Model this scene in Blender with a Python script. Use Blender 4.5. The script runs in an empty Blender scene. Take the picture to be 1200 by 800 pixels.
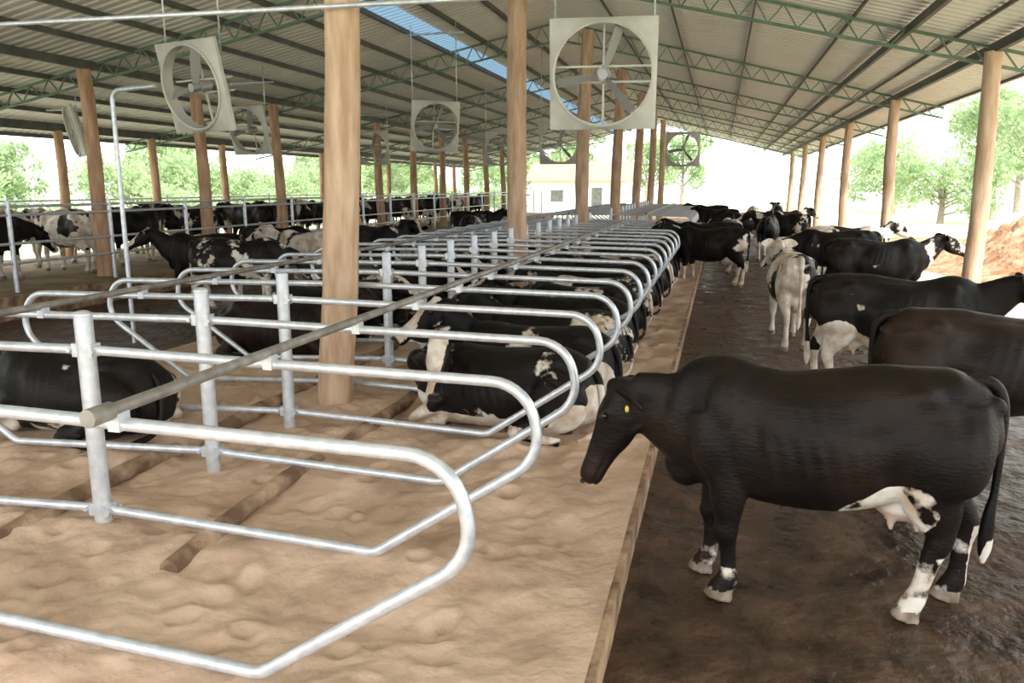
import bpy, math, random
from mathutils import Vector, noise, Matrix
random.seed(7)
R=math.radians
scene=bpy.context.scene
col=scene.collection
scene.view_settings.view_transform='Standard'
scene.view_settings.exposure=0.08

# ---------------------------------------------------------------- materials
def mat(name,color=(.5,.5,.5),rough=.6,metal=0.0,c2=None,scale=5.0,bump=0.0,bscale=30.0,stretch=(1,1,1),detail=5,spec=.5,rough2=None,lo=.35,hi=.65,bd=.03,bdet=6):
    m=bpy.data.materials.new(name); m.use_nodes=True
    nt=m.node_tree; N=nt.nodes; L=nt.links
    b=N['Principled BSDF']; b.inputs['Base Color'].default_value=(*color,1)
    b.inputs['Roughness'].default_value=rough; b.inputs['Metallic'].default_value=metal
    b.inputs['Specular IOR Level'].default_value=spec
    tc=N.new('ShaderNodeTexCoord'); mp=N.new('ShaderNodeMapping'); mp.inputs['Scale'].default_value=stretch
    L.new(tc.outputs['Object'],mp.inputs['Vector'])
    if c2 is not None:
        n=N.new('ShaderNodeTexNoise'); n.inputs['Scale'].default_value=scale; n.inputs['Detail'].default_value=detail
        L.new(mp.outputs[0],n.inputs['Vector'])
        r=N.new('ShaderNodeValToRGB'); r.color_ramp.elements[0].position=lo; r.color_ramp.elements[1].position=hi
        r.color_ramp.elements[0].color=(*color,1); r.color_ramp.elements[1].color=(*c2,1)
        L.new(n.outputs['Fac'],r.inputs[0]); L.new(r.outputs[0],b.inputs['Base Color'])
        if rough2 is not None:
            mr=N.new('ShaderNodeMapRange'); mr.inputs['From Min'].default_value=lo; mr.inputs['From Max'].default_value=hi
            mr.inputs['To Min'].default_value=rough; mr.inputs['To Max'].default_value=rough2
            L.new(n.outputs['Fac'],mr.inputs[0]); L.new(mr.outputs[0],b.inputs['Roughness'])
    if bump>0:
        n2=N.new('ShaderNodeTexNoise'); n2.inputs['Scale'].default_value=bscale; n2.inputs['Detail'].default_value=bdet
        L.new(mp.outputs[0],n2.inputs['Vector'])
        bp=N.new('ShaderNodeBump'); bp.inputs['Strength'].default_value=bump; bp.inputs['Distance'].default_value=bd
        L.new(n2.outputs['Fac'],bp.inputs['Height']); L.new(bp.outputs[0],b.inputs['Normal'])
    return m

M_sand=mat('sand',(.42,.285,.200),.95,c2=(.64,.465,.345),scale=2.0,bump=.55,bscale=9,spec=.1,detail=8,bd=.05,lo=.3,hi=.62,bdet=6)
M_galv=mat('galvanised_steel',(.56,.59,.64),.36,.5,c2=(.74,.77,.82),scale=14,bump=.05,bscale=60)
M_galvd=mat('weathered_rail',(.20,.18,.16),.5,.3,c2=(.36,.34,.31),scale=8)
M_wood=mat('timber_pole',(.46,.29,.18),.75,c2=(.69,.50,.35),scale=3,stretch=(3,3,.5),bump=.4,bscale=18)
M_wood2=mat('dark_timber_pole',(.40,.22,.125),.8,c2=(.62,.40,.26),scale=3,stretch=(3,3,.5),bump=.35,bscale=18)
M_log=mat('sandy_log',(.16,.095,.055),.9,c2=(.48,.33,.22),scale=4,bump=.6,bscale=20,lo=.40,hi=.66)
M_floor=mat('wet_manure_floor',(.024,.0125,.007),.22,c2=(.105,.060,.036),scale=2.6,bump=1.0,bscale=9,rough2=.62,detail=9,bd=.05,spec=.38)
M_curb=mat('sandy_concrete_curb',(.17,.10,.06),.9,c2=(.50,.33,.20),scale=5,bump=.5)
M_roof=mat('roof_sheet_inside',(.80,.77,.73),.6,c2=(.88,.85,.81),scale=.5)
M_green=mat('green_painted_steel',(.09,.16,.10),.5,c2=(.15,.23,.16),scale=4)
M_dark=mat('dark_purlin',(.07,.07,.06),.6,c2=(.12,.12,.105),scale=3)
M_fan=mat('fan_grey_panel',(.50,.49,.44),.5,.1,c2=(.60,.58,.53),scale=5)
M_fanb=mat('fan_blade_metal',(.36,.36,.35),.45,.4)
M_grass=mat('grass_field',(.46,.50,.30),.95,c2=(.64,.63,.46),scale=.4,bump=.5,bscale=8,spec=.1)
M_earth=mat('red_earth',(.30,.15,.075),.95,c2=(.54,.35,.22),scale=1.6,bump=1,bscale=4,spec=.1,bd=.15,detail=9)
M_leftg=mat('bedding_floor',(.17,.11,.06),.9,c2=(.34,.26,.15),scale=1.2,bump=.5,bscale=10)
M_bark=mat('tree_bark',(.26,.21,.17),.9,c2=(.38,.32,.26),scale=6,bump=.5)
M_leaf=mat('leaves',(.20,.30,.13),.7,c2=(.42,.52,.28),scale=.8)  # leaf greens paled to put distance haze into the colour
def leafy(m):
    nt=m.node_tree; b=nt.nodes['Principled BSDF']; out=nt.nodes['Material Output']
    t=nt.nodes.new('ShaderNodeBsdfTranslucent'); t.inputs[0].default_value=(.46,.58,.34,1)
    mx=nt.nodes.new('ShaderNodeMixShader'); mx.inputs[0].default_value=.4
    nt.links.new(b.outputs[0],mx.inputs[1]); nt.links.new(t.outputs[0],mx.inputs[2]); nt.links.new(mx.outputs[0],out.inputs[0])
leafy(M_leaf)
M_sky=mat('skylight_fibreglass',(.30,.42,.5),.5)
nt=M_sky.node_tree; t=nt.nodes.new('ShaderNodeBsdfTranslucent'); t.inputs[0].default_value=(.14,.22,.29,1)
mx=nt.nodes.new('ShaderNodeMixShader'); mx.inputs[0].default_value=.6
nt.links.new(nt.nodes['Principled BSDF'].outputs[0],mx.inputs[1]); nt.links.new(t.outputs[0],mx.inputs[2]); nt.links.new(mx.outputs[0],nt.nodes['Material Output'].inputs[0])
M_hoof=mat('hoof_horn',(.16,.11,.075),.6,c2=(.40,.31,.24),scale=9)
M_nose=mat('muzzle_skin',(.02,.016,.015),.35)
M_eye=mat('cow_eye',(.006,.005,.005),.1)
M_pink=mat('udder_skin',(.50,.34,.27),.6,c2=(.64,.50,.42),scale=6)
M_tag=mat('yellow_ear_tag',(.70,.50,.08),.4)
M_wall=mat('house_wall',(.75,.72,.68),.8); M_tile=mat('house_roof_tile',(.5,.22,.15),.8)

def coat(name,black,brown,white,thr,amp=1.0,nscale=1.5):
    m=bpy.data.materials.new(name); m.use_nodes=True
    nt=m.node_tree; N=nt.nodes; L=nt.links; b=N['Principled BSDF']
    tc=N.new('ShaderNodeTexCoord'); oi=N.new('ShaderNodeObjectInfo')
    mu=N.new('ShaderNodeMath'); mu.operation='MULTIPLY'; mu.inputs[1].default_value=57.
    L.new(oi.outputs['Random'],mu.inputs[0])
    n=N.new('ShaderNodeTexNoise'); n.noise_dimensions='4D'; n.inputs['Scale'].default_value=nscale; n.inputs['Detail'].default_value=1.5; n.inputs['Distortion'].default_value=.5
    L.new(tc.outputs['Object'],n.inputs['Vector']); L.new(mu.outputs[0],n.inputs['W'])
    n3=N.new('ShaderNodeTexNoise'); n3.inputs['Scale'].default_value=12; n3.inputs['Detail'].default_value=4
    L.new(tc.outputs['Object'],n3.inputs['Vector'])
    at=N.new('ShaderNodeAttribute'); at.attribute_name='wm'
    a=N.new('ShaderNodeMath'); a.operation='MULTIPLY_ADD'; a.inputs[1].default_value=amp
    L.new(n.outputs['Fac'],a.inputs[0]); L.new(at.outputs['Fac'],a.inputs[2])
    a2=N.new('ShaderNodeMath'); a2.operation='MULTIPLY_ADD'; a2.inputs[1].default_value=.22
    L.new(n3.outputs['Fac'],a2.inputs[0]); L.new(a.outputs[0],a2.inputs[2])
    mr=N.new('ShaderNodeMapRange'); mr.inputs['From Min'].default_value=thr+.10; mr.inputs['From Max'].default_value=thr+.135
    L.new(a2.outputs[0],mr.inputs[0])
    n4=N.new('ShaderNodeTexNoise'); n4.inputs['Scale'].default_value=2.5; n4.inputs['Detail'].default_value=4
    L.new(tc.outputs['Object'],n4.inputs['Vector'])
    r=N.new('ShaderNodeValToRGB'); r.color_ramp.elements[0].position=.4; r.color_ramp.elements[1].position=.7
    r.color_ramp.elements[0].color=(*black,1); r.color_ramp.elements[1].color=(*brown,1); L.new(n4.outputs['Fac'],r.inputs[0])
    r2=N.new('ShaderNodeValToRGB'); r2.color_ramp.elements[0].position=.35; r2.color_ramp.elements[1].position=.6
    r2.color_ramp.elements[0].color=(white[0]*.62,white[1]*.50,white[2]*.40,1); r2.color_ramp.elements[1].color=(*white,1)
    n5=N.new('ShaderNodeTexNoise'); n5.inputs['Scale'].default_value=6; n5.inputs['Detail'].default_value=5
    L.new(tc.outputs['Object'],n5.inputs['Vector']); L.new(n5.outputs['Fac'],r2.inputs[0])
    mx=N.new('ShaderNodeMix'); mx.data_type='RGBA'
    L.new(mr.outputs[0],mx.inputs[0]); L.new(r.outputs[0],mx.inputs[6]); L.new(r2.outputs[0],mx.inputs[7])
    L.new(mx.outputs[2],b.inputs['Base Color'])
    b.inputs['Roughness'].default_value=.46; b.inputs['Specular IOR Level'].default_value=.17
    n6=N.new('ShaderNodeTexNoise'); n6.inputs['Scale'].default_value=45; n6.inputs['Detail'].default_value=5
    mp=N.new('ShaderNodeMapping'); mp.inputs['Scale'].default_value=(.5,1,1.4); L.new(tc.outputs['Object'],mp.inputs[0])
    L.new(mp.outputs[0],n6.inputs['Vector'])
    bp=N.new('ShaderNodeBump'); bp.inputs['Strength'].default_value=.4; bp.inputs['Distance'].default_value=.012
    L.new(n6.outputs['Fac'],bp.inputs['Height']); L.new(bp.outputs[0],b.inputs['Normal'])
    return m
W=(.76,.70,.62)
C_main=coat('coat_black_main',(.006,.0043,.0038),(.020,.0105,.007),W,.62,.22)
C_black=coat('coat_mostly_black',(.006,.005,.0045),(.014,.009,.007),W,.66)
C_lie=coat('coat_black_white_belly',(.006,.005,.0045),(.012,.008,.006),W,.62)
C_spot=coat('coat_spotted',(.008,.0065,.006),(.015,.010,.008),W,.53)
C_white=coat('coat_mostly_white',(.012,.009,.008),(.02,.013,.010),W,.42,1.0,2.2)
C_brown=coat('coat_dark_brown',(.010,.006,.005),(.028,.015,.010),W,.72,.5)

# ---------------------------------------------------------------- builder
class B:
    def __init__(s): s.v=[];s.f=[];s.m=[]
    def add(s,v,f,mi=0):
        o=len(s.v); s.v+= [tuple(p) for p in v]; s.f+=[tuple(i+o for i in q) for q in f]; s.m+=[mi]*len(f)
    def box(s,c,d,mi=0):
        x,y,z=c;a,b_,e=d[0]/2,d[1]/2,d[2]/2
        v=[(x+i*a,y+j*b_,z+k*e) for i in(-1,1) for j in(-1,1) for k in(-1,1)]
        s.add(v,[(0,1,3,2),(4,6,7,5),(0,4,5,1),(2,3,7,6),(0,2,6,4),(1,5,7,3)],mi)
    def beam(s,p,q,w,h,mi=0):
        p=Vector(p);q=Vector(q);t=(q-p).normalized()
        r=Vector((0,0,1)) if abs(t.z)<.9 else Vector((1,0,0))
        sd=t.cross(r).normalized()*w/2; up=sd.cross(t).normalized()*h/2
        v=[a+i*sd+j*up for a in(p,q) for i,j in((-1,-1),(1,-1),(1,1),(-1,1))]
        s.add(v,[(0,3,2,1),(4,5,6,7),(0,1,5,4),(1,2,6,5),(2,3,7,6),(3,0,4,7)],mi)
    def tube(s,path,r,seg=8,mi=0):
        path=[Vector(p) for p in path]; n=len(path)
        rs=r if isinstance(r,(list,tuple)) else [r]*n
        v=[];prev=None
        for i,p in enumerate(path):
            t=(path[min(i+1,n-1)]-path[max(i-1,0)]).normalized()
            if prev is None:
                ref=Vector((0,0,1)) if abs(t.z)<.9 else Vector((1,0,0)); a=t.cross(ref).normalized()
            else: a=(prev-t*prev.dot(t)).normalized()
            prev=a; b_=t.cross(a)
            for k in range(seg):
                an=2*math.pi*k/seg; v.append(p+rs[i]*(math.cos(an)*a+math.sin(an)*b_))
        f=[]
        for i in range(n-1):
            for k in range(seg):
                k2=(k+1)%seg; f.append((i*seg+k,i*seg+k2,(i+1)*seg+k2,(i+1)*seg+k))
        f.append(tuple(range(seg-1,-1,-1))); f.append(tuple((n-1)*seg+k for k in range(seg)))
        s.add(v,f,mi)
    def ell(s,c,r,mi=0,rot=None,seg=14,rings=9):
        v=[];c=Vector(c)
        for i in range(1,rings):
            th=math.pi*i/rings
            for k in range(seg):
                ph=2*math.pi*k/seg
                p=Vector((r[0]*math.sin(th)*math.cos(ph),r[1]*math.sin(th)*math.sin(ph),r[2]*math.cos(th)))
                if rot is not None: p=rot@p
                v.append(c+p)
        a=Vector((0,0,r[2])); 
        if rot is not None: a=rot@a
        v.append(c+a); v.append(c-a); T=len(v)-2
        f=[]
        for i in range(rings-2):
            for k in range(seg):
                k2=(k+1)%seg; f.append((i*seg+k,(i+1)*seg+k,(i+1)*seg+k2,i*seg+k2))
        for k in range(seg):
            k2=(k+1)%seg; f.append((T,k,k2)); f.append((T+1,(rings-2)*seg+k2,(rings-2)*seg+k))
        s.add(v,f,mi)
    def mesh(s,name,mats,smooth=True):
        me=bpy.data.meshes.new(name); me.from_pydata(s.v,[],s.f)
        for m in mats: me.materials.append(m)
        me.polygons.foreach_set('material_index',s.m); me.polygons.foreach_set('use_smooth',[smooth]*len(s.f)); me.update()
        return me
    def obj(s,name,mats,smooth=True,auto=None):
        me=s.mesh(name,mats,smooth)
        if auto: 
            me.set_sharp_from_angle(angle=R(auto))
        return put(name,me)
def put(name,me,loc=(0,0,0),rz=0,sc=1,parent=None):
    o=bpy.data.objects.new(name,me); col.objects.link(o); o.location=loc; o.rotation_euler=(0,0,rz); o.scale=(sc,)*3
    if parent: o.parent=parent
    return o
def empty(name,loc=(0,0,0)):
    o=bpy.data.objects.new(name,None); col.objects.link(o); o.location=loc; return o

def fillet(pts,rads,n=7):
    out=[Vector(pts[0])]
    for i in range(1,len(pts)-1):
        p=Vector(pts[i]);a=(Vector(pts[i-1])-p);b_=(Vector(pts[i+1])-p);r=rads[i]
        la,lb=a.length,b_.length;a.normalize();b_.normalize()
        ang=a.angle(b_); d=min(r/math.tan(ang/2),la*.48,lb*.48); r=d*math.tan(ang/2)
        c=p+(a+b_).normalized()*(r/math.sin(ang/2))
        s=p+a*d-c; e=p+b_*d-c; tot=s.angle(e)
        for k in range(n+1):
            t=k/n; q=(math.sin((1-t)*tot)*s+math.sin(t*tot)*e)/math.sin(tot); out.append(c+q)
    out.append(Vector(pts[-1])); return out

def catmull(P,n):
    out=[]; m=len(P)
    for i in range(m-1):
        p0=P[max(i-1,0)];p1=P[i];p2=P[i+1];p3=P[min(i+2,m-1)]
        for k in range(n):
            t=k/n
            out.append(tuple(.5*((2*b_)+(-a+c)*t+(2*a-5*b_+4*c-d)*t*t+(-a+3*b_-3*c+d)*t**3) for a,b_,c,d in zip(p0,p1,p2,p3)))
    out.append(tuple(P[-1])); return out

def loft(b,secs,sides=None,n=4,seg=20,ex=2.0,mi=0):
    S=[tuple(s)+(tuple(sides[i]) if sides else (0,1,0)) for i,s in enumerate(secs)]
    S=catmull(S,n); N=len(S); v=[]
    P=[Vector(s[:3]) for s in S]
    for i,s in enumerate(S):
        t=(P[min(i+1,N-1)]-P[max(i-1,0)]).normalized()
        sd=Vector(s[5:8]); sd=(sd-t*sd.dot(t)).normalized(); up=t.cross(sd)
        for k in range(seg):
            a=2*math.pi*k/seg; ca,sa=math.cos(a),math.sin(a)
            x=math.copysign(abs(ca)**(2/ex),ca)*max(s[3],.004); y=math.copysign(abs(sa)**(2/ex),sa)*max(s[4],.004)
            v.append(P[i]+sd*x+up*y)
    f=[]
    for i in range(N-1):
        for k in range(seg):
            k2=(k+1)%seg; f.append((i*seg+k,i*seg+k2,(i+1)*seg+k2,(i+1)*seg+k))
    f.append(tuple(range(seg-1,-1,-1))); f.append(tuple((N-1)*seg+k for k in range(seg)))
    b.add(v,f,mi)

def bl(v,c,r):
    q=((v[0]-c[0])/r[0])**2+((v[1]-c[1])/r[1])**2+((v[2]-c[2])/r[2])**2
    return math.exp(-q)

# ---------------------------------------------------------------- cows
def make_cow(name,pose='stand',poll=(1.15,0,1.42),hdir=(.8,0,-.6),hpsi=0.0,legs=None,tailside=0.0,blaze=.3,legw=.3,legwh=None,wblobs=(),voxel=.02,HS=1.1,LT=1.12,ear=(.93,-.22,-.22),bw=(.045,.09),HL=1.16,bony=1.0):
    b=B(); st=pose=='stand'
    if legwh is None: legwh=legw
    if st:
        tr=[(-.92,1.29,1.08,.08),(-.87,1.38,.96,.16),(-.75,1.425,.85,.230),(-.60,1.435,.79,.255),(-.42,1.445,.68,.295),(-.20,1.40,.59,.33),(.02,1.38,.56,.352),(.22,1.375,.58,.325),(.42,1.40,.61,.265),(.57,1.44,.64,.21),(.70,1.41,.69,.175),(.82,1.33,.78,.14),(.90,1.24,.89,.08)]
        secs=[(x,0,(t+bo)/2,w,(t-bo)/2) for x,t,bo,w in tr]
    else:
        tr=[(-.90,.56,.20,.14),(-.82,.66,.08,.24),(-.66,.74,.02,.32),(-.45,.79,.0,.37),(-.2,.77,.0,.41),(.05,.75,.0,.42),(.3,.77,.0,.38),(.5,.81,.0,.30),(.65,.81,.04,.24),(.78,.74,.12,.19),(.86,.66,.22,.12)]
        secs=[(x,.04*math.sin(x*2),(t+bo)/2,w,(t-bo)/2) for x,t,bo,w in tr]
    loft(b,secs,ex=2.1,seg=28)
    P=Vector(poll); d=Vector(hdir).normalized(); hs=Vector((-math.sin(hpsi),math.cos(hpsi),0)); hs=(hs-d*hs.dot(d)).normalized(); hu=d.cross(hs)
    A=Vector((.50,0,1.08 if st else .48)); Bp=Vector((.74,0,1.07 if st else .52))
    y=Vector((0,1,0)); hm=(y+hs).normalized()
    loft(b,[(*A,.18,.31),(*Bp.lerp(P,.05),.145,.29),(*(Bp.lerp(P,.35)-Vector((0,0,.01))),.105,.235),(*(Bp.lerp(P,.68)-hu*.02),.082,.18),(*(P-hu*.05),.076,.135)],sides=[y,y,(y*2+hs),hm,hs],seg=20)
    hd=[(-.07,.055,.06,-.01),(-.02,.085,.09,-.02),(.06,.102,.115,-.035),(.14,.106,.130,-.05),(.23,.086,.118,-.055),(.33,.068,.090,-.046),(.42,.064,.074,-.040),(.48,.076,.074,-.040),(.53,.076,.068,-.042),(.555,.045,.045,-.042)]
    loft(b,[(*(P+d*s*HL+hu*o*HS),w*1.05*HS,h*HS) for s,w,h,o in hd],sides=[hs]*len(hd),seg=20,n=3,ex=2.3)
    b.ell(P+d*.0+hu*.05,(.055,.055,.055))
    for sg in(-1,1):
        b.ell(P+d*.13*HL+hs*sg*.088*HS+hu*.038,(.044,.038,.038))
        b.ell(P+d*.17*HL+hs*sg*.06*HS-hu*.115,(.09,.035,.06))
    if st:
        L=legs or {}
        for i,sg in enumerate((1,-1)):
            fo=L.get('f%d'%i,0.0); ho=L.get('h%d'%i,0.0)
            Y=.155*sg
            fl=[(.58,Y*.9,1.14,.08,.18),(.56,Y,.94,.10,.17),(.51+fo*.25,Y*1.02,.78,.088,.125),(.50+fo*.5,Y,.62,.066,.088),(.51+fo*.75,Y,.48,.052,.060),(.517+fo*.8,Y,.41,.055,.062),(.505+fo*.86,Y,.33,.040,.045),(.50+fo*.95,Y,.19,.037,.043),(.51+fo,Y,.12,.046,.054),(.54+fo,Y,.06,.048,.058),(.555+fo,Y,.0,.056,.076)]
            loft(b,[(a,b_,c,e*(LT if c<.7 else 1),g*(LT if c<.7 else 1)) for a,b_,c,e,g in fl],seg=14)
            hl=[(-.64,Y*.8,1.27,.11,.22),(-.62,Y*1.1,1.05,.14,.26),(-.61,Y*1.2,.90,.13,.235),(-.64+ho*.3,Y*1.15,.76,.10,.175),(-.72+ho*.5,Y*1.08,.63,.064,.108),(-.785+ho*.7,Y,.535,.048,.068),(-.795+ho*.8,Y,.46,.048,.058),(-.775+ho*.88,Y,.36,.038,.046),(-.755+ho*.95,Y,.20,.037,.044),(-.74+ho,Y,.13,.046,.054),(-.71+ho,Y,.06,.048,.058),(-.695+ho,Y,.0,.056,.078)]
            loft(b,[(a,b_,c,e*(LT if c<.7 else 1),g*(LT if c<.7 else 1)) for a,b_,c,e,g in hl],seg=14)
            b.ell((.52,.11*sg,1.12),(.15,.13,.24))
            b.ell((-.79+ho*.7,Y,.555),(.05,.03,.05)) 
            b.ell((-.86,.10*sg,1.25),(.07,.05,.06))
        b.ell((-.50,0,.68),(.20,.14,.15))
        for dx in(-.08,.06):
            for sg in(-1,1): b.tube([(-.48+dx,sg*.065,.58),(-.48+dx,sg*.07,.49)],[.024,.017],8)
        b.ell((.72,0,.76),(.14,.09,.14))
    else:
        for sg in(1,-1):
            b.ell((-.55,.28*sg,.34),(.31,.17,.30))
            if sg==1:
                loft(b,[(-.5,.36,.22,.12,.16),(-.30,.44,.14,.09,.11),(-.22,.48,.10,.07,.08),(-.4,.54,.07,.05,.05),(-.58,.56,.06,.045,.045),(-.66,.56,.05,.05,.045)],sides=[(0,0,1)]*6,seg=12)
            else:
                loft(b,[(-.5,-.36,.20,.12,.16),(-.62,-.42,.12,.08,.09),(-.70,-.45,.07,.055,.06),(-.5,-.50,.055,.045,.045),(-.32,-.53,.05,.045,.045),(-.22,-.53,.045,.055,.045)],sides=[(0,0,1)]*6,seg=12)
            loft(b,[(.55,.20*sg,.34,.12,.16),(.68,.26*sg,.20,.085,.10),(.84,.28*sg,.09,.06,.07),(.86,.27*sg,.07,.055,.06)],sides=[(0,0,1)]*4,seg=12)
            loft(b,[(.88,.27*sg,.07,.055,.055),(.72,.24*sg,.05,.042,.042),(.56,.20*sg,.05,.05,.045)],sides=[(0,0,1)]*3,seg=12)
            b.ell((.50,.19*sg,.42),(.16,.13,.26))
        b.ell((.70,0,.18),(.14,.15,.17))
        b.ell((-.45,.22,.10),(.18,.16,.12))
    me0=b.mesh(name+'_src',[]); o=bpy.data.objects.new('tmp',me0); col.objects.link(o)
    md=o.modifiers.new('r','REMESH'); md.mode='VOXEL'; md.voxel_size=voxel
    sm=o.modifiers.new('s','SMOOTH'); sm.factor=.5; sm.iterations=int(8*(.02/voxel)**1.5)
    dg=bpy.context.evaluated_depsgraph_get(); dg.update()
    oe=o.evaluated_get(dg); ev=oe.to_mesh(); 
    body_v=[]
    for v in ev.vertices:
        c=v.co; nrm=v.normal; dsp=0
        z_=c.z if st else c.z+.63
        rib=max(0,1-abs(z_-1.0)/.32)*max(0,1-abs(c.x-.05)/.38)
        dsp+=.0055*bony*rib*math.sin((c.x-(z_-1)*.25)*2*math.pi/.09)
        sidef=min(1,abs(c.y)/.15)
        q=(c.x,abs(c.y),z_)
        dsp+=.048*bony*bl(q,(-.50,.24,1.32),(.075,.10,.06))*sidef
        dsp-=.046*bony*bl(q,(-.28,.27,1.19),(.13,.2,.12))*sidef
        dsp-=.034*bony*bl(q,(-.70,.24,1.24),(.10,.2,.09))*sidef
        dsp-=.028*bony*bl(q,(.36,.3,1.02),(.07,.3,.26))*sidef
        dsp+=.018*bony*bl(q,(.50,.3,1.15),(.08,.3,.18))*sidef
        dsp-=.030*bony*bl(q,(-.36,.3,.84),(.07,.3,.16))*sidef
        dsp-=.022*bony*bl(q,(.72,.2,1.05),(.06,.3,.20))*sidef
        if st: dsp-=.020*bony*math.exp(-((abs(c.y)-.13)/.06)**2)*max(0,min(1,(c.z-1.3)/.08))*max(0,1-abs(c.x+.1)/.4)
        h_=c-P; s_=h_.dot(d)/HL
        if .33<s_<.56: dsp-=.010*math.exp(-((h_.dot(hu)/HS+.075)/.010)**2)
        if -.02<s_<.4 and h_.length<.5: dsp-=.008*math.exp(-((h_.dot(hu)/HS+.02)/.03)**2)*max(0,min(1,(s_-.2)/.05))
        dsp+=.011*noise.noise(c*3.0+Vector((5,0,0)))+.003*noise.noise(c*9)
        body_v.append(tuple(c+nrm*dsp))
    body_f=[tuple(p.vertices) for p in ev.polygons]
    oe.to_mesh_clear(); bpy.data.objects.remove(o)
    f=B(); 
    nose=P+d*.56*HL-hu*.035*HS; ud=Vector((-.48,0,.54))
    ms=[]
    for q in body_f:
        c=Vector((0,0,0))
        for i in q: c+=Vector(body_v[i])
        c/=len(q); m=0
        if (c-nose).length<.07: m=5
        elif st and c.z<.065: m=1
        elif st and (c-ud).length<.14 and c.z<.60 and abs(c.y)<.12: m=2
        ms.append(m)
    f.add(body_v,body_f); f.m=ms
    for sg in(-1,1):
        e0=P+hs*sg*.070+hu*.02
        ex_=(hs*sg*ear[0]+hu*ear[1]+d*ear[2]).normalized(); ez=(ex_.cross(d*.8+hu*.5)).normalized(); ey=ez.cross(ex_)
        N_=9; vv=[];ff=[]
        for i in range(N_):
            t=i/(N_-1); wd=.072*math.sin(math.pi*min(1,(t*.85+.12)))**.8+.004
            if t>.97: wd=.008
            c0=e0+ex_*.25*t
            for k in range(10):
                a=2*math.pi*k/10; vv.append(c0+ez*wd*math.cos(a)*1.0+ey*(.012*math.sin(a)-.030*(math.cos(a)**2)*math.sin(math.pi*t)))
        for i in range(N_-1):
            for k in range(10):
                k2=(k+1)%10; ff.append((i*10+k,i*10+k2,(i+1)*10+k2,(i+1)*10+k))
        ff.append(tuple((N_-1)*10+k for k in range(10)))
        f.add(vv,ff,0)
        f.ell(P+d*.14*HL+hs*sg*.115*HS+hu*.034,(.024,.024,.024),3,None,10,6)
        f.ell(nose-d*.010+hs*sg*.045+hu*.024,(.018,.018,.014),3,None,8,5)
        if st:
            c0=e0+ex_*.13+d*.055; f.ell(c0,(.013,.010,.022),4,None,8,6)
    if st:
        ts=tailside
        tp=catmull([(-.74,0,1.37,.04),(-.87,0,1.35,.038),(-.93,ts*.2,1.24,.032),(-.938,ts*.5,1.0,.025),(-.930,ts*.8,.76,.020),(-.915,ts,.64,.030),(-.91,ts,.52,.038),(-.91,ts,.42,.034),(-.91,ts,.34,.01)],4)
    else:
        tp=catmull([(-.82,0,.60,.04),(-.90,.02,.50,.035),(-.95,.08,.28,.024),(-.94,.16,.10,.02),(-.86,.30,.04,.03),(-.78,.40,.03,.012)],4)
    f.tube([p[:3] for p in tp],[p[3] for p in tp],9)
    me=f.mesh(name,[C_black,M_hoof,M_pink,M_eye,M_tag,M_nose])
    at=me.attributes.new('wm','FLOAT','POINT'); vals=[]
    for v in f.v:
        p=Vector(v); w=0.0
        if st:
            lw=legw if p.x>0 else legwh
            w+=max(0,min(1,(lw+.06-p.z)/.12))*.5
            if p.x<-.89 and p.z<.62: w+=.4
            u=(p-Vector((-.48,0,.58))).length; w+=max(0,min(1,(.24-u)/.08))*.45
        else:
            if p.z<.16: w+=.16
        q=p-P; s_=q.dot(d); sd_=abs(q.dot(hs)); u_=q.dot(hu)
        if -.05<s_<.7 and q.length<.75 and p.x>.4:
            if u_>-.06 and sd_<bw[0]+bw[1]*max(0,s_-.05): w+=blaze
            elif u_>-.06 and sd_<bw[0]+.025: w+=blaze*.5
        for (bx,by,bz,br,bw_) in wblobs:
            dd=(p-Vector((bx,by,bz))).length; w+=max(0,min(1,(br-dd)/.08+.5))*bw_
        vals.append(w)
    at.data.foreach_set('value',vals)
    return me
def cow(me,x,y,z,head,c,sc=1.0,name='dairy_cow'):
    o=put(name,me,(x,y,z),R(head),sc)
    o.material_slots[0].link='OBJECT'; o.material_slots[0].material=c
    return o

K1=make_cow('cow_reaching','stand',poll=(1.12,.0,1.19),hdir=(.38,0,-.93),legs={'f0':-.05,'f1':.06,'h0':.18,'h1':-.10},blaze=-.1,legw=.26,legwh=.46,tailside=.05,
   wblobs=[(-.28,.18,.60,.20,.5),(-.46,.28,.66,.20,.5),(-.05,.05,.54,.10,.5)],voxel=.013,LT=1.2,ear=(.70,-.70,-.05),HS=1.06,HL=1.14)
K2=make_cow('cow_standing','stand',poll=(1.22,.05,1.45),hdir=(.85,.1,-.5),hpsi=.1,legs={'f0':.08,'f1':-.08,'h0':-.1,'h1':.1},legw=.45)
K2w=make_cow('cow_standing_white_hind','stand',poll=(1.22,-.05,1.40),hdir=(.85,-.1,-.5),hpsi=-.1,legs={'f0':.08,'f1':-.08,'h0':-.05,'h1':.12},legw=.5,wblobs=[(-.62,-.2,.72,.24,.5),(-.62,.2,.72,.24,.5),(-.3,-.1,.6,.22,.4)])
K3=make_cow('cow_head_down','stand',poll=(1.25,-.08,1.05),hdir=(.6,-.1,-.8),hpsi=-.1,legs={'f0':-.1,'f1':.1,'h0':.1,'h1':-.05},legw=.5)
K4=make_cow('cow_lying','lie',poll=(1.10,0,.95),hdir=(.9,.0,-.42))
K7=make_cow('cow_lying_side','lie',poll=(1.10,.14,.98),hdir=(.55,.62,-.5),hpsi=R(48),blaze=.35,wblobs=[(-.75,.35,.2,.3,.4),(.2,.4,.1,.22,.3)])
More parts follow.
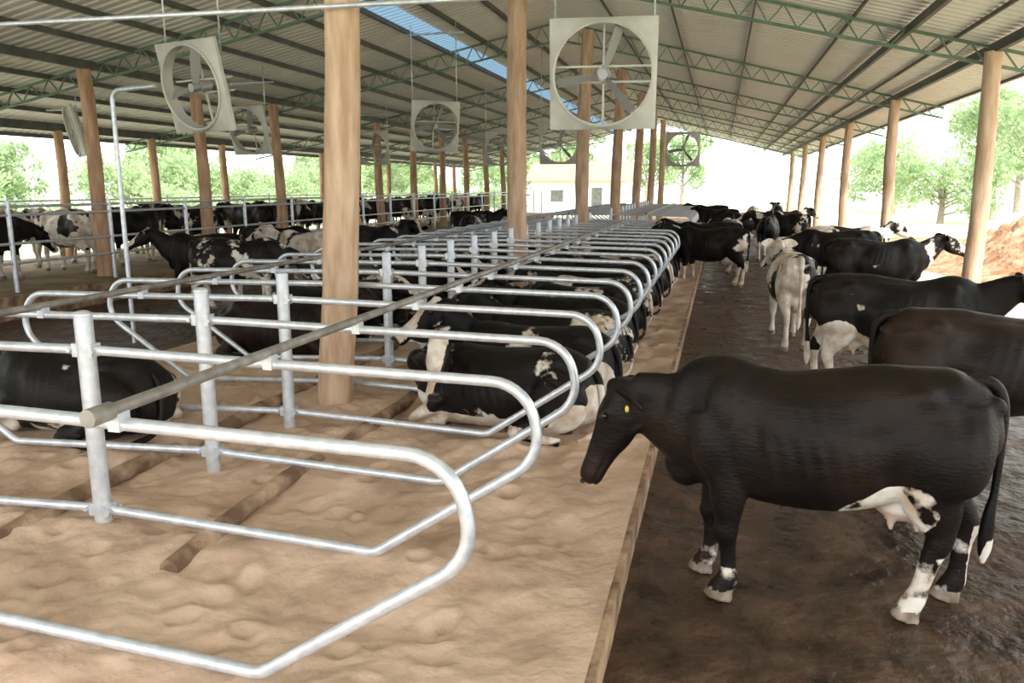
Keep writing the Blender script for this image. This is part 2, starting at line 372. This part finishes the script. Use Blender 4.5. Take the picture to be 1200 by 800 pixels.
K5=make_cow('cow_lying_looking','lie',poll=(.52,.42,.90),hdir=(-.20,.72,-.66),hpsi=R(106),blaze=.7,voxel=.015,bw=(.065,.20),
   wblobs=[(-.70,.30,.12,.24,.5),(.95,.25,.05,.30,.4),(-.9,.1,.3,.2,.3)])
K6=make_cow('cow_lying_curled','lie',poll=(1.0,-.35,.62),hdir=(.2,-.75,-.62),hpsi=R(-75))

cow(K1,.60,4.68,0,180,C_main)
cow(K2,2.22,7.05,0,2,C_brown)
cow(K2w,1.98,9.65,0,-3,C_black)
cow(K2,1.12,13.0,0,94,C_white)
cow(K3,2.6,19.5,0,178,C_black)
cow(K2,3.1,21.6,0,10,C_spot)
cow(K2,2.9,16.4,0,4,C_black)
cow(K3,.35,25.5,0,100,C_spot)
cow(K2,1.6,28,0,80,C_black)
cow(K2,-.2,20.2,0,168,C_black)
cow(K2,-.3,23.0,0,185,C_black)
cow(K3,.9,33,0,200,C_black); cow(K2,2.6,35,0,30,C_spot); cow(K2,0,37,0,150,C_black); cow(K3,1.6,42,0,90,C_white); cow(K2,-.5,44,0,170,C_black)
cow(K2,3.0,46,0,90,C_black); cow(K2,2.3,31,0,160,C_black)
SZ=.13
lie=[(7.16,K5,C_lie,180),(8.36,K7,C_lie,180),(9.56,K4,C_spot,180),(10.76,K7,C_black,180),(11.95,K6,C_black,180),(13.15,K4,C_spot,180),(14.35,K4,C_black,180),(15.55,K7,C_black,180),(16.75,K6,C_black,180),(17.95,K4,C_spot,180),(19.1,K4,C_black,180),(20.3,K7,C_lie,180),(21.5,K4,C_black,180),(22.8,K6,C_spot,180),(24,K4,C_black,180),(25.6,K4,C_black,180),(27,K7,C_spot,180)]
for y,m,c,h in lie:
    cow(m,-1.90+random.uniform(-.06,.06)+(.02 if m is K5 else 0),y,SZ,h+random.uniform(-3,3),c)
for y,m,c,h in [(6.0,K6,C_black,182),(9.6,K4,C_brown,0),(10.8,K4,C_black,0),(12,K6,C_brown,0),(13.2,K4,C_black,0),(14.4,K4,C_black,0),(15.6,K4,C_spot,0),(16.8,K4,C_black,0),(18,K7,C_black,0),(19.2,K4,C_black,0),(20.4,K6,C_black,0),(22.8,K4,C_spot,0)]:
    cow(m,-5.75,y,SZ,h+random.uniform(-3,3),c)
cow(K3,-9.0,13.6,0,15,C_spot); cow(K2,-8.9,16.2,0,170,C_white); cow(K2,-8.6,19,0,60,C_black); cow(K3,-9.2,23,0,100,C_spot)
cow(K2,-8.4,27,0,90,C_black); cow(K2,-9.6,31,0,20,C_black); cow(K2,-10.6,14.8,0,185,C_black); cow(K3,-10.8,18,0,10,C_black)
PZ=.4
for xx,stp in((-14.9,1.9),(-16.6,2.2)):
    yy=11.0;k=0
    while yy<50:
        cow([K2,K3,K2w][k%3],xx+random.uniform(-.3,.3),yy,PZ,random.choice([85,95,80,-100]) if xx<-16 else random.choice([85,95,170,80,-100]),[C_spot,C_black,C_white,C_black,C_spot,C_brown][k%6]); yy+=stp+random.uniform(.2,.8); k+=1

# ---------------------------------------------------------------- stall dividers
CX=-3.88
def divider():
    b=B()
    for sg in(1,-1):
        pr=[(0,0,1.375),(2.90,0,1.335),(2.99,0,.92),(1.96,0,.225),(0,0,.30)]
        pts=[(sg*x,y,z) for x,y,z in pr]
        b.tube(fillet(pts,[0,.27,.26,.16,0]),.031,10)
    b.tube([(0,0,.05),(0,0,1.60)],.056,14)
    b.ell((0,0,1.60),(.058,.058,.03))
    for z in(1.375,.30):
        b.box((0,0,z),(.15,.085,.085)); 
        for sx in(-.09,.09): b.tube([(sx,-.06,z),(sx,.06,z)],.014,6)
    for sx in(1.32,-1.52): b.box((sx,0,1.37),(.06,.075,.085))
    me=b.mesh('stall_divider',[M_galv],True); me.set_sharp_from_angle(angle=R(40)); return me
DV=divider()
ys=[2.88]+[2.93+1.2*i for i in range(1,19)]+[29.5+1.2*i for i in range(16)]
for i,y in enumerate(ys):
    put('stall_divider',DV,(CX,y,0),R(random.uniform(-.5,.5)))
for nm,X in(('neck_rail',-2.57),('neck_rail',-5.40)):
    for a,c in((2.72 if X>-3 else .5,25.0),(29.3,48)):
        b=B(); b.tube([(X,a,1.425),(X,c,1.43)],.030,10); b.tube([(X,a-.02,1.425),(X,a+.12,1.425)],.042,10); b.obj(nm,[M_galvd],auto=40)

def log(x,y0,y1,z,r,name='brisket_log'):
    b=B(); n=9; pts=[];rs=[]
    for i in range(n):
        t=i/(n-1); y=y0+(y1-y0)*t
        pts.append((x+.03*math.sin(y*2.1),y,z+.02*math.sin(y*3))); rs.append(r*(1+.12*math.sin(y*5)))
    b.tube(pts,rs,12); b.obj(name,[M_log],auto=50)
for k in range(10):
    y0=3.72+k*2.4
    log(-3.10,y0,y0+1.95,.18,.066); log(-4.42,y0-.3,y0+1.9,.18,.070)
log(-4.42,1.2,3.2,.18,.07)

# ---------------------------------------------------------------- ground surfaces
rs_=random.Random(3)
prints=[(rs_.uniform(-7,-.8),rs_.uniform(1,14),rs_.uniform(.05,.10),rs_.uniform(.015,.05)) for _ in range(620)]
from collections import defaultdict
pg=defaultdict(list)
for p_ in prints:
    for i in(-1,0,1):
        for j in(-1,0,1): pg[(int(math.floor(p_[0]/.5))+i,int(math.floor(p_[1]/.5))+j)].append(p_)
def sandh(x,y):
    p=Vector((x,y,0))
    h=.15+.06*noise.noise(p*1.1)+.040*noise.noise(p*2.7+Vector((3,1,0)))+.018*noise.noise(p*6)+.006*noise.noise(p*14)
    for (a,b_,r,dp) in pg.get((int(math.floor(x/.5)),int(math.floor(y/.5))),()):
        q=((x-a)**2+(y-b_)**2)/(r*r)
        if q<6: h+=dp*(-math.exp(-q)+.35*math.exp(-(math.sqrt(q)-1.5)**2*3))
    ph=(y-2.95)/1.2*2*math.pi; h+=.022*math.cos(ph)*(1 if abs(x-CX)>.6 else .2)
    e=min(x+7.22,-.46-x)
    if e<.35:
        t=max(0,e/.35); h=h*t+(.205+.012*noise.noise(p*3))*(1-t)
    return h
def grid(name,x0,x1,y0,y1,nx,ny,fn,m,smooth=True):
    v=[];f=[]
    for j in range(ny+1):
        for i in range(nx+1):
            x=x0+(x1-x0)*i/nx; y=y0+(y1-y0)*j/ny; v.append((x,y,fn(x,y)))
    for j in range(ny):
        for i in range(nx):
            a=j*(nx+1)+i; f.append((a,a+1,a+nx+2,a+nx+1))
    b=B(); b.add(v,f); return b.obj(name,[m],smooth)
grid('sand_bed',-7.22,-.49,.3,14,260,520,sandh,M_sand)
grid('sand_bed',-7.22,-.49,14,61,60,300,sandh,M_sand)
def floorh(x,y):
    p=Vector((x,y,5)); return .02*noise.noise(p*1.3)+.014*noise.noise(p*4)+.010*noise.noise(p*9)-.012
grid('floor_alley',-.6,4.6,-4,61,100,1100,floorh,M_floor)
grid('floor_alley_left',-12.6,-7.2,-4,61,30,200,floorh,M_floor)
b=B(); b.box((-.475,28,.085),(.05,66,.215)); b.box((-7.24,28,.085),(.06,66,.22)); b.box((-3.9,.28,.08),(6.8,.12,.22)); b.obj('curb',[M_curb],False)
grid('floor_left_pen',-19,-12.5,-4,61,40,200,lambda x,y:.4+.03*noise.noise(Vector((x,y,2))*1.2),M_leftg)
b=B(); b.box((-12.5,28,.18),(.15,66,.48)); b.box((4.62,28,.04),(.2,66,.24)); b.obj('trim_1',[M_curb],False)
def outh(x,y): 
    h=-.12+.1*noise.noise(Vector((x,y,0))*.15)
    if x<-24: h-=(-24-x)*.02
    return h
grid('ground',-140,140,-40,220,90,90,outh,M_grass)
def mh(x,y):
    p=Vector((x,y,0)); 
    g=math.exp(-((x-10.6)/2.3)**2-((y-26)/8)**2)*1.9+math.exp(-((x-12.2)/2.4)**2-((y-18)/6)**2)*1.5
    return -.15+g*(1+.5*noise.noise(p*.7))+.3*noise.noise(p*2.5)*min(1,g)+.16*noise.noise(p*5)*min(1,g)+.08*noise.noise(p*11)*min(1,g)
grid('earth_mound',5.2,17,6,46,120,320,mh,M_earth)

# ---------------------------------------------------------------- timber posts
RX,RZ=-4.6,7.0
def roofz(x): return RZ-(.255*(x-RX) if x>RX else .215*(RX-x))
def pole(x,y,z0,z1,r0,r1,m,lean=(0,0),seed=0):
    b=B(); n=20; seg=18; v=[]
    for i in range(n+1):
        t=i/n; z=z0+(z1-z0)*t; r=r0+(r1-r0)*t
        cx=x+lean[0]*t+.03*math.sin(t*5+seed); cy=y+lean[1]*t
        for k in range(seg):
            a=2*math.pi*k/seg; rr=r*(1+.09*noise.noise(Vector((math.cos(a)*1.2,math.sin(a)*1.2,z*1.3+seed*7))))
            v.append((cx+rr*math.cos(a),cy+rr*math.sin(a),z))
    f=[(i*seg+k,i*seg+(k+1)%seg,(i+1)*seg+(k+1)%seg,(i+1)*seg+k) for i in range(n) for k in range(seg)]
    f.append(tuple(range(seg-1,-1,-1))); f.append(tuple(n*seg+k for k in range(seg)))
    b.add(v,f); b.obj('timber_post',[m],auto=50)
FR=[-.3]+[7.42+7.7*i for i in range(7)]
for i,y in enumerate(FR[1:]):
    pole(-3.86,y,.05,roofz(-3.86)-.22,.185 if i==0 else .20,.165 if i==0 else .175,M_wood,(.42 if i==0 else .1,0),i)
for i,y in enumerate(FR):
    pole(4.22,y,-.1,roofz(4.22)-.2,.155,.13,M_wood,(0,0),i+10)
for i in range(13):
    pole(-13.4,3.55+3.85*i,.3,roofz(-13.4)-.2,.17,.14,M_wood2,(-.1,0),i+20)
for i in range(12):
    pole(-18,11.25+3.85*i,.2,roofz(-18)-.2,.14,.12,M_wood2,(0,0),i+40)

# ---------------------------------------------------------------- roof
Y0,Y1=-3.0,62.0
def roofsheet(name,xa,xb,m,dz=0):
    b=B(); v=[];f=[]; pit=.25; n=int((Y1-Y0)/pit); prof=[(0,0),(.45,0),(.55,.035),(.9,.035)]
    ysl=[]
    for i in range(n):
        for a,h in prof: ysl.append((Y0+(i+a)*pit,h))
    for y,h in ysl:
        v.append((xa,y,roofz(xa)+h+dz)); v.append((xb,y,roofz(xb)+h+dz))
    for i in range(len(ysl)-1): f.append((2*i,2*i+1,2*i+3,2*i+2))
    b.add(v,f); return b.obj(name,[m],False)
roofsheet('ceiling_1',RX,5.5,M_roof)
roofsheet('ceiling_2',-7.35,RX,M_roof)
roofsheet('skylight_strip',-7.95,-7.35,M_sky)
roofsheet('ceiling_3',-19.3,-7.95,M_roof)
b=B()
x=5.3
while x>RX+.3: b.beam((x,Y0,roofz(x)-.05),(x,Y1,roofz(x)-.05),.035,.06); x-=1.62
x=-19.1
while x<RX-.3: b.beam((x,Y0,roofz(x)-.06),(x,Y1,roofz(x)-.06),.07,.11); x+=1.12
b.obj('roof_purlin',[M_dark],False)
b=B()
b.beam((2.9,Y0,roofz(2.9)-.13),(2.9,Y1,roofz(2.9)-.13),.07,.14); b.beam((4.22,Y0,roofz(4.22)-.14),(4.22,Y1,roofz(4.22)-.14),.09,.16)
b.beam((-13.4,Y0,roofz(-13.4)-.14),(-13.4,Y1,roofz(-13.4)-.14),.09,.18); b.beam((-18,Y0,roofz(-18)-.14),(-18,Y1,roofz(-18)-.14),.09,.18)
b.obj('eave_beam',[M_dark],False)
def truss():
    b=B()
    for xa,xb in((RX,5.4),(RX,-19.2)):
        d=.10; D=.58
        n=int(abs(xb-xa)/.5)
        P=lambda x,o:(x,0,roofz(x)-o)
        b.beam(P(xa,d),P(xb,d),.05,.05); b.beam(P(xa,D),P(xb,D*.6),.05,.05)
        for i in range(n):
            x0=xa+(xb-xa)*i/n; x1=xa+(xb-xa)*(i+.5)/n; x2=xa+(xb-xa)*(i+1)/n
            o=lambda x:D+(D*.6-D)*abs((x-xa)/(xb-xa))
            b.beam(P(x0,d),P(x1,o(x1)),.025,.025); b.beam(P(x1,o(x1)),P(x2,d),.025,.025)
    return b.mesh('roof_truss',[M_green],False)
TR=truss()
for y in FR+[FR[-1]+7.7-1.2]: put('roof_truss',TR,(0,y+.22,0))

# ---------------------------------------------------------------- fans
def fan_mesh():
    b=B(); n=48; Rr=.58; H=.63; dep=.09
    ring=[];sq=[]
    for k in range(n):
        a=2*math.pi*k/n; c,s=math.cos(a),math.sin(a); m=max(abs(c),abs(s)); ring.append((Rr*c,Rr*s)); sq.append((H*c/m,H*s/m))
    v=[];
    for y in(-dep,dep):
        for p in sq: v.append((p[0],y*.3,p[1]))
        for p in ring: v.append((p[0],y,p[1]))
    f=[]
    for k in range(n):
        k2=(k+1)%n
        f+= [(k,k2,n+k2,n+k),(2*n+k2,2*n+k,3*n+k,3*n+k2),(n+k,n+k2,3*n+k2,3*n+k),(k2,k,2*n+k,2*n+k2)]
    b.add(v,f)
    b.tube([(.585*math.cos(2*math.pi*k/48),-dep,.585*math.sin(2*math.pi*k/48)) for k in range(49)],.022,6,0)
    b.tube([(0,-.08,0),(0,.06,0)],.06,16,1); b.tube([(0,.06,0),(0,.24,0)],.085,16,1)
    for k in range(3):
        a=2*math.pi*k/3+.35; rm=Matrix.Rotation(a,3,'Y'); vv=[]
        for r,w,tw in((.05,.035,.9),(.22,.06,.85),(.42,.07,.7),(.55,.06,.6)):
            for sx in(-1,1):
                for th in(-.004,.004):
                    p=Vector((sx*w*math.cos(tw),sx*w*math.sin(tw)+th,r)); vv.append(rm@p)
        ff=[]
        for i in range(3):
            o=i*4; ff+=[(o,o+4,o+6,o+2),(o+1,o+3,o+7,o+5),(o,o+1,o+5,o+4),(o+2,o+6,o+7,o+3)]
        ff+=[(0,2,3,1),(12,13,15,14)]
        b.add(vv,ff,1)
    for z in(-.09,.09): b.beam((-.60,.17,z),(.60,.17,z),.025,.025)
    b.beam((0,.17,-.60),(0,.17,.60),.025,.025)
    me=b.mesh('fan_body',[M_fan,M_fanb],True); me.set_sharp_from_angle(angle=R(35)); return me
FM=fan_mesh()
def fan(x,y,z,rz=0,tilt=12,pivot=True):
    e=empty('barn_fan',(x,y,z))
    o=put('fan_body',FM,(0,0,0),rz,1,e); o.rotation_euler=(R(tilt),0,R(rz))
    b=B(); top=roofz(x)-z-.06
    for sx in(-.58,.58):
        c,s=math.cos(R(rz)),math.sin(R(rz)); b.tube([(sx*c,sx*s,.4),(sx*c,sx*s,roofz(x+sx*c)-z-.04)],.013,6)
    b.beam((-.8,0,top-.25),(.8,0,top-.25),.04,.04)
    put('hanger',b.mesh('fan_hanger',[M_galv]),(0,0,0),0,1,e)
fan(-1.42,9.8,3.70,6,8)
fan(-7.40,10.4,3.80,-16,12)
fan(-7.15,19.8,3.90,35,12)
fan(-4.95,25,3.7,0,10); fan(-1.45,31,3.75,0,12); fan(-12.2,19.3,3.85,-10,12); fan(-15.8,17.2,3.75,-40,12)
fan(-8.2,30,3.8,30,12); fan(-12.6,28,3.8,10,12)

b=B(); b.tube([(-12.5,7.16,3.98),(-7.6,7.16,4.06),(-1.9,7.16,4.03)],.024,8); b.obj('conduit_pipe',[M_galv])
b=B(); b.tube(fillet([(-8.75,10.3,0),(-8.75,10.3,3.78),(-8.0,10.3,3.82)],[0,.15,0]),.035,10); b.obj('fan_support_pole',[M_galv],auto=60)

b=B()
for z in(2.02,1.86,1.32,.95): b.tube([(-13.0,4,z),(-13.0,60,z)],.028,8)
y=4.5
while y<60: b.tube([(-13.0,y,.1),(-13.0,y,2.12)],.045,10); y+=2.6
b.obj('pen_fence',[M_galv],auto=50)
b=B()
for z in(2.0,1.5): b.tube([(-18.3,4,z),(-18.3,60,z)],.028,8)
y=4.5
while y<60: b.tube([(-18.3,y,.1),(-18.3,y,2.1)],.045,8); y+=3.2
b.obj('outer_fence',[M_galv],auto=50)

# ---------------------------------------------------------------- trees
def tree(name,h,spread,seed,nl=2600,leafs=.22,low=.35):
    rnd=random.Random(seed); b=B()
    b.tube([(0,0,-.3),(.1,.05,h*.25),(0,.1,h*.5),(.15,0,h*.8)],[.22,.17,.12,.04],8,0)
    cl=[]
    for k in range(16):
        a=rnd.uniform(0,6.28); r=spread*math.sqrt(rnd.random())*.8; z=h*rnd.uniform(low,.95)
        r*=1.1-.5*abs(z/h-.6)
        c=Vector((r*math.cos(a),r*math.sin(a),z)); cl.append((c,rnd.uniform(.25,.42)*spread))
        b.tube([(0,0,z*.55),(c.x*.5,c.y*.5,z*.8),tuple(c)],[.07,.045,.015],6,0)
    for i in range(nl):
        c,r=rnd.choice(cl); d=Vector((rnd.gauss(0,1),rnd.gauss(0,1),rnd.gauss(0,.75))).normalized()*r*rnd.uniform(.55,1)
        p=c+d; n=Vector((rnd.gauss(0,1),rnd.gauss(0,1),rnd.gauss(0,1)+.6)).normalized(); t=n.orthogonal().normalized(); q=n.cross(t); s=leafs*rnd.uniform(.5,1.1)
        b.add([p-t*s,p-q*s*.5,p+t*s,p+q*s*.5],[(0,1,2,3)],1)
    return b.mesh(name,[M_bark,M_leaf],False)
T1=tree('tree_a',7,3.2,1,3400); T2=tree('tree_b',5,3.6,2,3800,.2,.2); T3=tree('shrub',3,2.6,3,2600,.16,.05)
tp=[(18,38,T1,1.15),(22,50,T1,1.2),(14.5,60,T2,1.1),(28,42,T2,1.2),(20,68,T1,1.3),(32,60,T1,1.4),(16,84,T2,1.5),(28,88,T1,1.7),(24,33,T2,1.1)]
for i in range(30):
    tp.append((-34-random.uniform(0,10),4+i*3.3+random.uniform(-1,1),random.choice([T1,T2,T2]),random.uniform(.7,1.1)))
for i in range(18):
    tp.append((-26-random.uniform(0,2),8+i*5+random.uniform(-1,1),T3,random.uniform(.6,.9)))
for i in range(9):
    tp.append((-60+i*7.0+random.uniform(-2,2),105+random.uniform(-6,10),random.choice([T1,T2]),random.uniform(1.1,1.7)))
for i in range(3):
    tp.append((-24+i*2.6+random.uniform(-1,1),68+random.uniform(-2,2),T3,random.uniform(.8,1.1)))
for x,y,m,s in tp:
    put({T1:'tree',T2:'tree',T3:'shrub'}[m],m,(x,y,-.3),random.uniform(0,6),s)
b=B(); b.box((0,0,1.5),(9,6,3.2),0)
b.add([(-5,-3.6,3),(5,-3.6,3),(5,3.6,3),(-5,3.6,3),(-5,0,4.8),(5,0,4.8)],[(0,1,5,4),(2,3,4,5),(0,4,3),(1,2,5),(0,3,2,1)],1)
b.box((-2,-3.02,1.6),(1.2,.06,1.1),2); b.box((1.8,-3.02,1.3),(1,.06,2.1),2)
o=b.obj('farmhouse',[M_wall,M_tile,M_dark],False); o.location=(-13,78,-.1)

# ---------------------------------------------------------------- light
w=bpy.data.worlds.new('sky'); scene.world=w; w.use_nodes=True
bg=w.node_tree.nodes['Background']; bg.inputs[0].default_value=(.93,.97,1.0,1); bg.inputs[1].default_value=3.3
sd=bpy.data.lights.new('sun','SUN'); sd.energy=6.0; sd.angle=R(12); sd.color=(1,.97,.93)
so=bpy.data.objects.new('sun',sd); col.objects.link(so); so.rotation_euler=(R(38),R(28),0)

cd=bpy.data.cameras.new('camera'); cd.lens=27.9; cd.sensor_width=36; cd.clip_end=600
co=bpy.data.objects.new('camera',cd); col.objects.link(co); co.location=(0,0,2.4); co.rotation_euler=(R(90-11.07),0,R(14.5)); scene.camera=co
